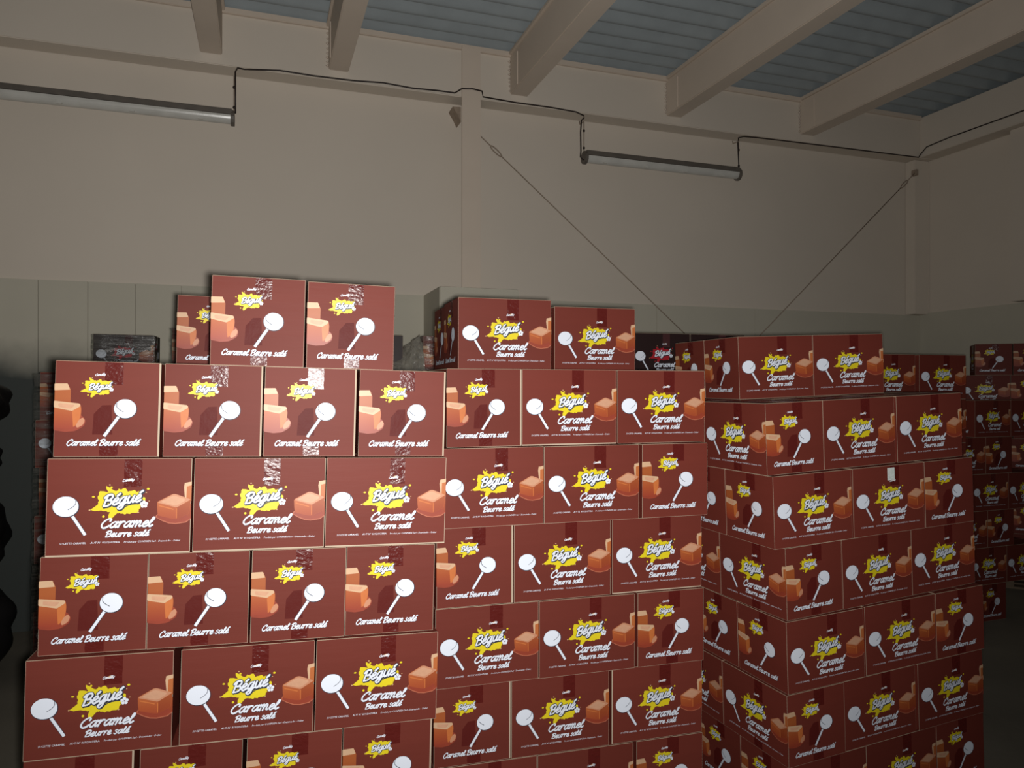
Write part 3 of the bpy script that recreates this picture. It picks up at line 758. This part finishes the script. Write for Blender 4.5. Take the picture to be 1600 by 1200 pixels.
# hidden middle columns carry the loose cartons on top
B.put('W', .515, .490, 5, [], 'caramel carton inner left of the top layer, middle front stack', top=True)
B.put('W', .512, .793, 5, [], 'caramel carton further inside the top layer, middle front stack', top=True)
B.put('N', .163, .640, 5, [], 'caramel carton inner middle of the top layer, middle front stack', top=True)
for key, st, z, nm in (('A', A, .1917-.0295, 'left'), ('B', B, .168, 'middle'), ('C', C, .040, 'right')):
    w_, d_ = (1.22, 1.12) if key == 'A' else (1.12, 1.22)
    pallet(-.02, w_, -.03, d_, st.M, 0, z, 'wooden pallet under the ' + nm + ' front stack of caramel cartons')

# loose cartons on top
A.put('N', .597, .08+LW/2, 6, ['front', 'left'], 'taller-looking end-on carton, left of the pair on top of left front stack', -.03, top=True, low=True)
A.put('N', .893, .10+LW/2, 6, ['front', 'right'], 'end-on carton, right of the pair on top of left front stack', -.01, top=True, low=True)
A.put('N', .25+LN/2, .72+LW/2, 6, ['front', 'left'], 'caramel carton half hidden behind the left one of the top pair', 0, top=True)
B.put('W', .326, .24+LN/2, 6, ['front', 'left', 'right'], 'nearer long-side carton standing on top of the middle front stack', 0, top=True)
B.put('W', .34, .24+LN*1.5+.02, 6, ['left'], 'carton right behind the nearer one on top of middle front stack', 0, top=True)
B.put('W', .812, .45+LN/2, 6, ['front', 'right'], 'long-side carton further back at right on top of middle front stack', 0, top=True)
d6 = -.105
def c6(i, j=0):
    o = Vector((.178, .43, 0)) + Matrix.Rotation(d6, 3, 'Z') @ Vector((LW/2 + i*(LW+.002), LN/2 + j*(LN+.003), 0)); return o.x, o.y
C.put('W', *c6(0), 6, ['front', 'left'], 'left one of two long-side cartons on top of the right front stack', d6, top=True)
C.put('W', *c6(1), 6, ['front', 'right'], 'right one of two long-side cartons on top of the right front stack', d6, top=True)
C.put('W', *c6(0, 1), 6, ['left'], 'carton behind the left one on top of the right front stack', d6, top=True)
C.put('W', .478, .490, 5, [], 'carton inner left of the top full layer, right front stack', top=True)
C.put('W', .478, .80, 5, [], 'carton further in, top full layer, right front stack', top=True)
# silver sticker on a carton of the right stack
pm = C.M @ Vector((.590, -.010, 5*C.h-.014))
mb = MB(); mb.box((-.020, -.0012, -.048), (.020, 0, .004), M['sticker'])
st = obj('silver_sticker', mb.mesh('silver_sticker', bevel=.0004)); st.matrix_world = Matrix.Translation(pm) @ C.M.to_3x3().to_4x4()
tag(st, 'small silver striped sticker hanging at the second layer seam of the right stack', 'sticker')

# ------------------------------------------------------------------ film-wrapped stack behind on the left
D = Stack(0, 0, 0, .009, 0, .2925, 'wrapped stack far behind on the left', world=(-1.305, 5.16, R(-1.5)))
D.M = Matrix.Translation((0, 0, .20)) @ D.M
for L in range(6):
    ks = ['N']*4 if L % 2 else ['W']*3
    x = .02 if L % 2 else 0
    for i, k in enumerate(ks):
        lab = 'dim carton, ' + place(len(ks), i) + ' in ' + ('bottom' if L == 0 else ORD[6-L]) + ' layer of wrapped stack far left'
        D.put(k, x + WID[k]/2, .01*((L+i) % 2) + DEP[k]/2, L, ['front', 'left'] if i == 0 else ['front'], lab, top=(L == 5)); x += WID[k] + .004
    x = .02
    if L == 5:
        for i in range(3):
            D.put('W', x + LW/2, .43 + LN/2, L, ['left'] if i == 0 else [], 'dim carton, ' + place(3, i) + ' behind the top front row, wrapped stack far left', top=True)
            D.put('W', x + LW/2, .74 + LN/2, L, ['left'] if i == 0 else [], 'dim carton, ' + place(3, i) + ' in the rear top row, wrapped stack far left', top=True); x += LW + .004
    else:
        for i in range(2):
            D.put('N', .0 + LN/2, .42 + i*.40 + LW/2 if L % 2 else .31 + i*.40 + LW/2, L, ['left'], 'dim carton ' + ORD[i+2] + ' back on left side, ' + ('bottom' if L == 0 else ORD[6-L]) + ' layer, wrapped stack far left')
pallet(-.02, 1.22, -.02, 1.12, D.M, 0, .188, 'wooden pallet under the film-wrapped stack far left')
D.put('W', .13 + LW/2, .815 + LN/2, 6, ['front', 'right'], 'dark chocolate-coloured carton with red logo seen against the wall at left', var='dark', top=True)
D.put('N', .757 + LN/2, .0 + LW/2, 6, ['front', 'left'], 'film-wrapped carton left of and behind the top pair', top=True)
D.put('N', 1.055 + LN/2, .0 + LW/2, 6, ['front'], 'carton hidden beside the film-wrapped one on far left stack', top=True)

# stretch film: thin rippled shells
def film(name, M_, x0, x1, y0, y1, z0, z1, label, amp=.006, sides='flb', seed=1):
    rnd = random.Random(seed); bm = bmesh.new(); path = []
    if 'l' in sides: path += [(x0, y1), (x0, y0)]
    else: path += [(x0, y0)]
    path += [(x1, y0)]
    if 'r' in sides: path += [(x1, y1)]
    nz = 26; cols = []
    pts = []
    for (a, b) in zip(path[:-1], path[1:]):
        n = max(3, int(math.hypot(b[0]-a[0], b[1]-a[1])/.06))
        for i in range(n): pts.append((a[0]+(b[0]-a[0])*i/n, a[1]+(b[1]-a[1])*i/n))
    pts.append(path[-1])
    grid = []
    for (x, y) in pts:
        col = []
        for j in range(nz+1):
            z = z0+(z1-z0)*j/nz; r = amp*(.5+.5*math.sin(z*55+x*9+rnd.uniform(-.6, .6)))
            ox = -r if x <= x0+1e-6 else (r if x >= x1-1e-6 else 0); oy = -r if y <= y0+1e-6 else 0
            col.append(bm.verts.new(M_ @ Vector((x+ox, y+oy, z))))
        grid.append(col)
    for i in range(len(grid)-1):
        for j in range(nz): bm.faces.new((grid[i][j], grid[i+1][j], grid[i+1][j+1], grid[i][j+1]))
    me = bpy.data.meshes.new(name); bm.to_mesh(me); bm.free(); me.materials.append(M['film'])
    for p in me.polygons: p.use_smooth = True
    o = obj(name, me); tag(o, label, 'stretch film', 'clear stretch film round stacks'); return o
film('stretch_film', D.M, -.004, 1.225, -.014, 1.06, .02, 6*.2925-.01, 'clear rippled stretch film round the dim stack at far left')
film('stretch_film', D.M, .120, .130+LW+.01, .805, 1.11, 6*.2925+.004, 7*.2925-.004, 'clear film streaked over the dark carton with red logo', amp=.003, sides='l', seed=3)
film('stretch_film', D.M, .747, .757+LN+.008, -.008, .39, 6*.2925+.004, 7*.2925-.002, 'crinkled film on the carton left of the top pair', amp=.004, sides='l', seed=4)

# ------------------------------------------------------------------ stack between the left and middle stacks, seen through the gap
F = Stack(0, 0, 0, 0, .17, .2925, 'half-hidden stack behind the left and middle stacks', world=(.38, 5.02, R(-1.0)))
for L in range(6):
    if L % 2: bs = [('N', 0), ('W', .296), ('W', .696)]
    else: bs = [('W', 0), ('W', .40), ('N', .80)]
    for i, (k, x) in enumerate(bs):
        F.put(k, x + WID[k]/2, DEP[k]/2, L, ['front'], 'carton, ' + place(3, i) + ' in ' + ('bottom' if L == 0 else ORD[6-L]) + ' layer of half-hidden stack behind', top=(L == 5))
pallet(-.02, 1.12, -.02, .50, F.M, 0, .17, 'wooden pallet under the half-hidden stack')
F.put('N', .26 + LN/2, .004 + LW/2, 6, ['front', 'right'], 'dark carton under crumpled film just right of the top pair', var='dark', top=True)
F.put('N', .692 + LN/2, -.004 + LW/2, 6, ['front', 'left'], 'wrapped carton at the far corner beside the middle stack top', top=True)
film('stretch_film', F.M, .682, .692+LN+.006, -.012, .38, 6*.2925+.003, 7*.2925-.002, 'glinting crinkled film on the carton beside the middle stack top', amp=.006, sides='l', seed=8)
def film_heap(name, M_, x0, x1, y0, y1, z0, tops, label, seed=2):
    rnd = random.Random(seed); bm = bmesh.new(); nx, ny = 26, 10; g = []
    for i in range(nx+1):
        u = i/nx; s_ = u*(len(tops)-1); k = min(int(s_), len(tops)-2); hh = tops[k]+(tops[k+1]-tops[k])*(s_-k)
        row = []
        for j in range(ny+1):
            v = j/ny; prof = math.sin(math.pi*min(1, v*1.3+.02)/2 if v < .75 else math.pi/2)*(1 if v < .75 else 1-(v-.75)*2)
            row.append(bm.verts.new(M_ @ Vector((x0+(x1-x0)*u + rnd.uniform(-.006, .006), y0+(y1-y0)*v, z0+.004+hh*prof + rnd.uniform(0, .014)))))
        g.append(row)
    for i in range(nx):
        for j in range(ny): bm.faces.new((g[i][j], g[i+1][j], g[i+1][j+1], g[i][j+1]))
    me = bpy.data.meshes.new(name); bm.to_mesh(me); bm.free(); me.materials.append(M['film2'])
    return tag(obj(name, me), label, 'stretch film', 'clear stretch film round stacks')
m2 = M['film'].copy(); m2.name = 'crumpled_film'
for n in m2.node_tree.nodes:
    if n.type == 'MAP_RANGE': n.inputs['To Min'].default_value = .6; n.inputs['To Max'].default_value = .85
    if n.type == 'BSDF_DIFFUSE': n.inputs[0].default_value = (.36, .33, .27, 1)
    if n.type == 'MAPPING': n.inputs['Scale'].default_value = (8, 8, 8)
M['film2'] = m2
film_heap('crumpled_film', F.M, .24, .690, -.10, .20, 6*.2925-.002, [.31, .315, .27, .17, .15, .19, .25, .30], 'grey crumpled heap of film between the top pair and middle stack')

# ------------------------------------------------------------------ dark cartons between the middle and right stacks
GS = Stack(0, 0, 0, 0, .15, .2925, 'dark stack behind the middle and right stacks', world=(2.165, 4.01, R(-2)))
for L in range(7):
    for i in range(2):
        k = 'W'; GS.put(k, i*.40 + LW/2, DEP[k]/2, L, ['front', 'left'] if i == 0 else ['front'], 'dark carton, ' + ('left' if i == 0 else 'right') + ' of two, ' + ('bottom' if L == 0 else ORD[7-L]) + ' layer, stack between middle and right ones', var='dark', top=(L == 6))
pallet(-.02, .82, -.02, .32, GS.M, 0, .15, 'wooden pallet under the dark cartons in the gap')

# ------------------------------------------------------------------ stacks to the right, half lost in the dark
E = Stack(0, 0, 0, 0, .32, .2925, 'low dark stack behind the right stack', world=(3.64, 3.665, R(-1.5)))
for L in range(6):
    for i in range(2):
        xs = [0, .43]; k = 'W'
        E.put(k, xs[i] + LW/2, DEP[k]/2, L, ['front', 'left'] if i == 0 else ['front', 'right'], 'shaded carton, ' + ('left' if i == 0 else 'right') + ' of two, ' + ('bottom' if L == 0 else ORD[6-L]) + ' layer, behind right front stack', top=(L == 5))
pallet(-.02, .84, -.04, .30, E.M, 0, .16, 'lower wooden pallet of two under the shaded cartons')
pallet(-.02, .84, -.04, .30, E.M, .16, .32, 'upper wooden pallet of two under the shaded cartons')
E2 = Stack(0, 0, 0, 0, .0, .2925, 'far right stack', world=(5.33, 4.27, R(1)))
for L, bs in {0: [('W', -.352), ('N', .05)], 1: [('W', -.05), ('W', .352)], 2: [('W', -.262), ('N', .14)], 3: [('W', -.03), ('W', .372)], 4: [('W', -.283), ('N', .119)], 5: [('W', 0), ('W', .402)]}.items():
    for i, (k, x) in enumerate(bs):
        E2.put(k, x + WID[k]/2, DEP[k]/2, L, ['front', 'left'] if i == 0 else ['front', 'right'], 'carton in the dark, ' + ('left' if i == 0 else 'right') + ' of two in ' + ('bottom' if L == 0 else ORD[6-L]) + ' layer of far right stack', top=(L == 5))
E3 = Stack(0, 0, 0, 0, .215, .2925, 'rearmost right stack', world=(6.37, 5.10, R(-45)))
for L in range(7):
    bs = [('N', .0), ('N', .30)] if L % 2 == 0 else [('W', -.12), ('N', .28)]
    for i, (k, x) in enumerate(bs):
        E3.put(k, x + WID[k]/2, DEP[k]/2, L, ['front', 'left'] if i == 0 else ['front'], 'carton in the dark, ' + ('left' if i == 0 else 'right') + ' of two in ' + ('bottom' if L == 0 else ORD[7-L]) + ' layer of rearmost right stack', top=(L >= 5))
pallet(-.12, .62, -.02, .42, E3.M, 0, .215, 'wooden pallet under the rearmost right stack')

# ------------------------------------------------------------------ black bulky sacks at the left edge
def sack(loc, sx, sy, sz, label, seed):
    rnd = random.Random(seed); bm = bmesh.new(); bmesh.ops.create_icosphere(bm, subdivisions=4, radius=1)
    ph = [rnd.uniform(0, 6) for _ in range(6)]
    for v in bm.verts:
        x, y, z = v.co
        k = 1/max(abs(x)**3+abs(y)**3+abs(z)**3, 1e-6)**(1/3)
        k = k*.75 + .22
        k *= 1 + .04*math.sin(5*x+ph[0]+3*z)+.04*math.sin(7*y+ph[1]+4*x)+.035*math.sin(9*z+ph[2]+5*y)
        v.co = (x*k*sx, y*k*sy, max(-sz, z*k*sz))
    me = bpy.data.meshes.new('black_sack'); bm.to_mesh(me); bm.free(); me.materials.append(M['sack'])
    for p in me.polygons: p.use_smooth = True
    root = obj('black_sack', me, loc=loc); tag(root, label, 'sack', 'black sacks piled at the left edge')
    mb = MB(); t = sz; mb.tube([(0, -.05, t*.80), (.01, -.06, t*.9), (.0, -.07, t*.94), (.03, -.08, t*1.0)], [.09, .035, .03, .06], M['sack'], 10); obj('tied_neck', mb.mesh('tied_neck', smooth=True), root)
sack((-1.93, 5.60, .30), .42, .42, .30, 'black bulging plastic sack on the floor at the left edge', 1)
sack((-1.91, 5.60, .92), .35, .38, .27, 'widest black plastic sack, second up in the pile at the left edge', 2)
sack((-1.97, 5.60, 1.375), .36, .36, .135, 'small black plastic sack in the middle of the left edge pile', 3)
sack((-1.91, 5.60, 1.755), .35, .34, .18, 'topmost black plastic sack of the pile at the left edge', 4)
print('cartons', N_CARTON[0], 'objects', len(bpy.data.objects))
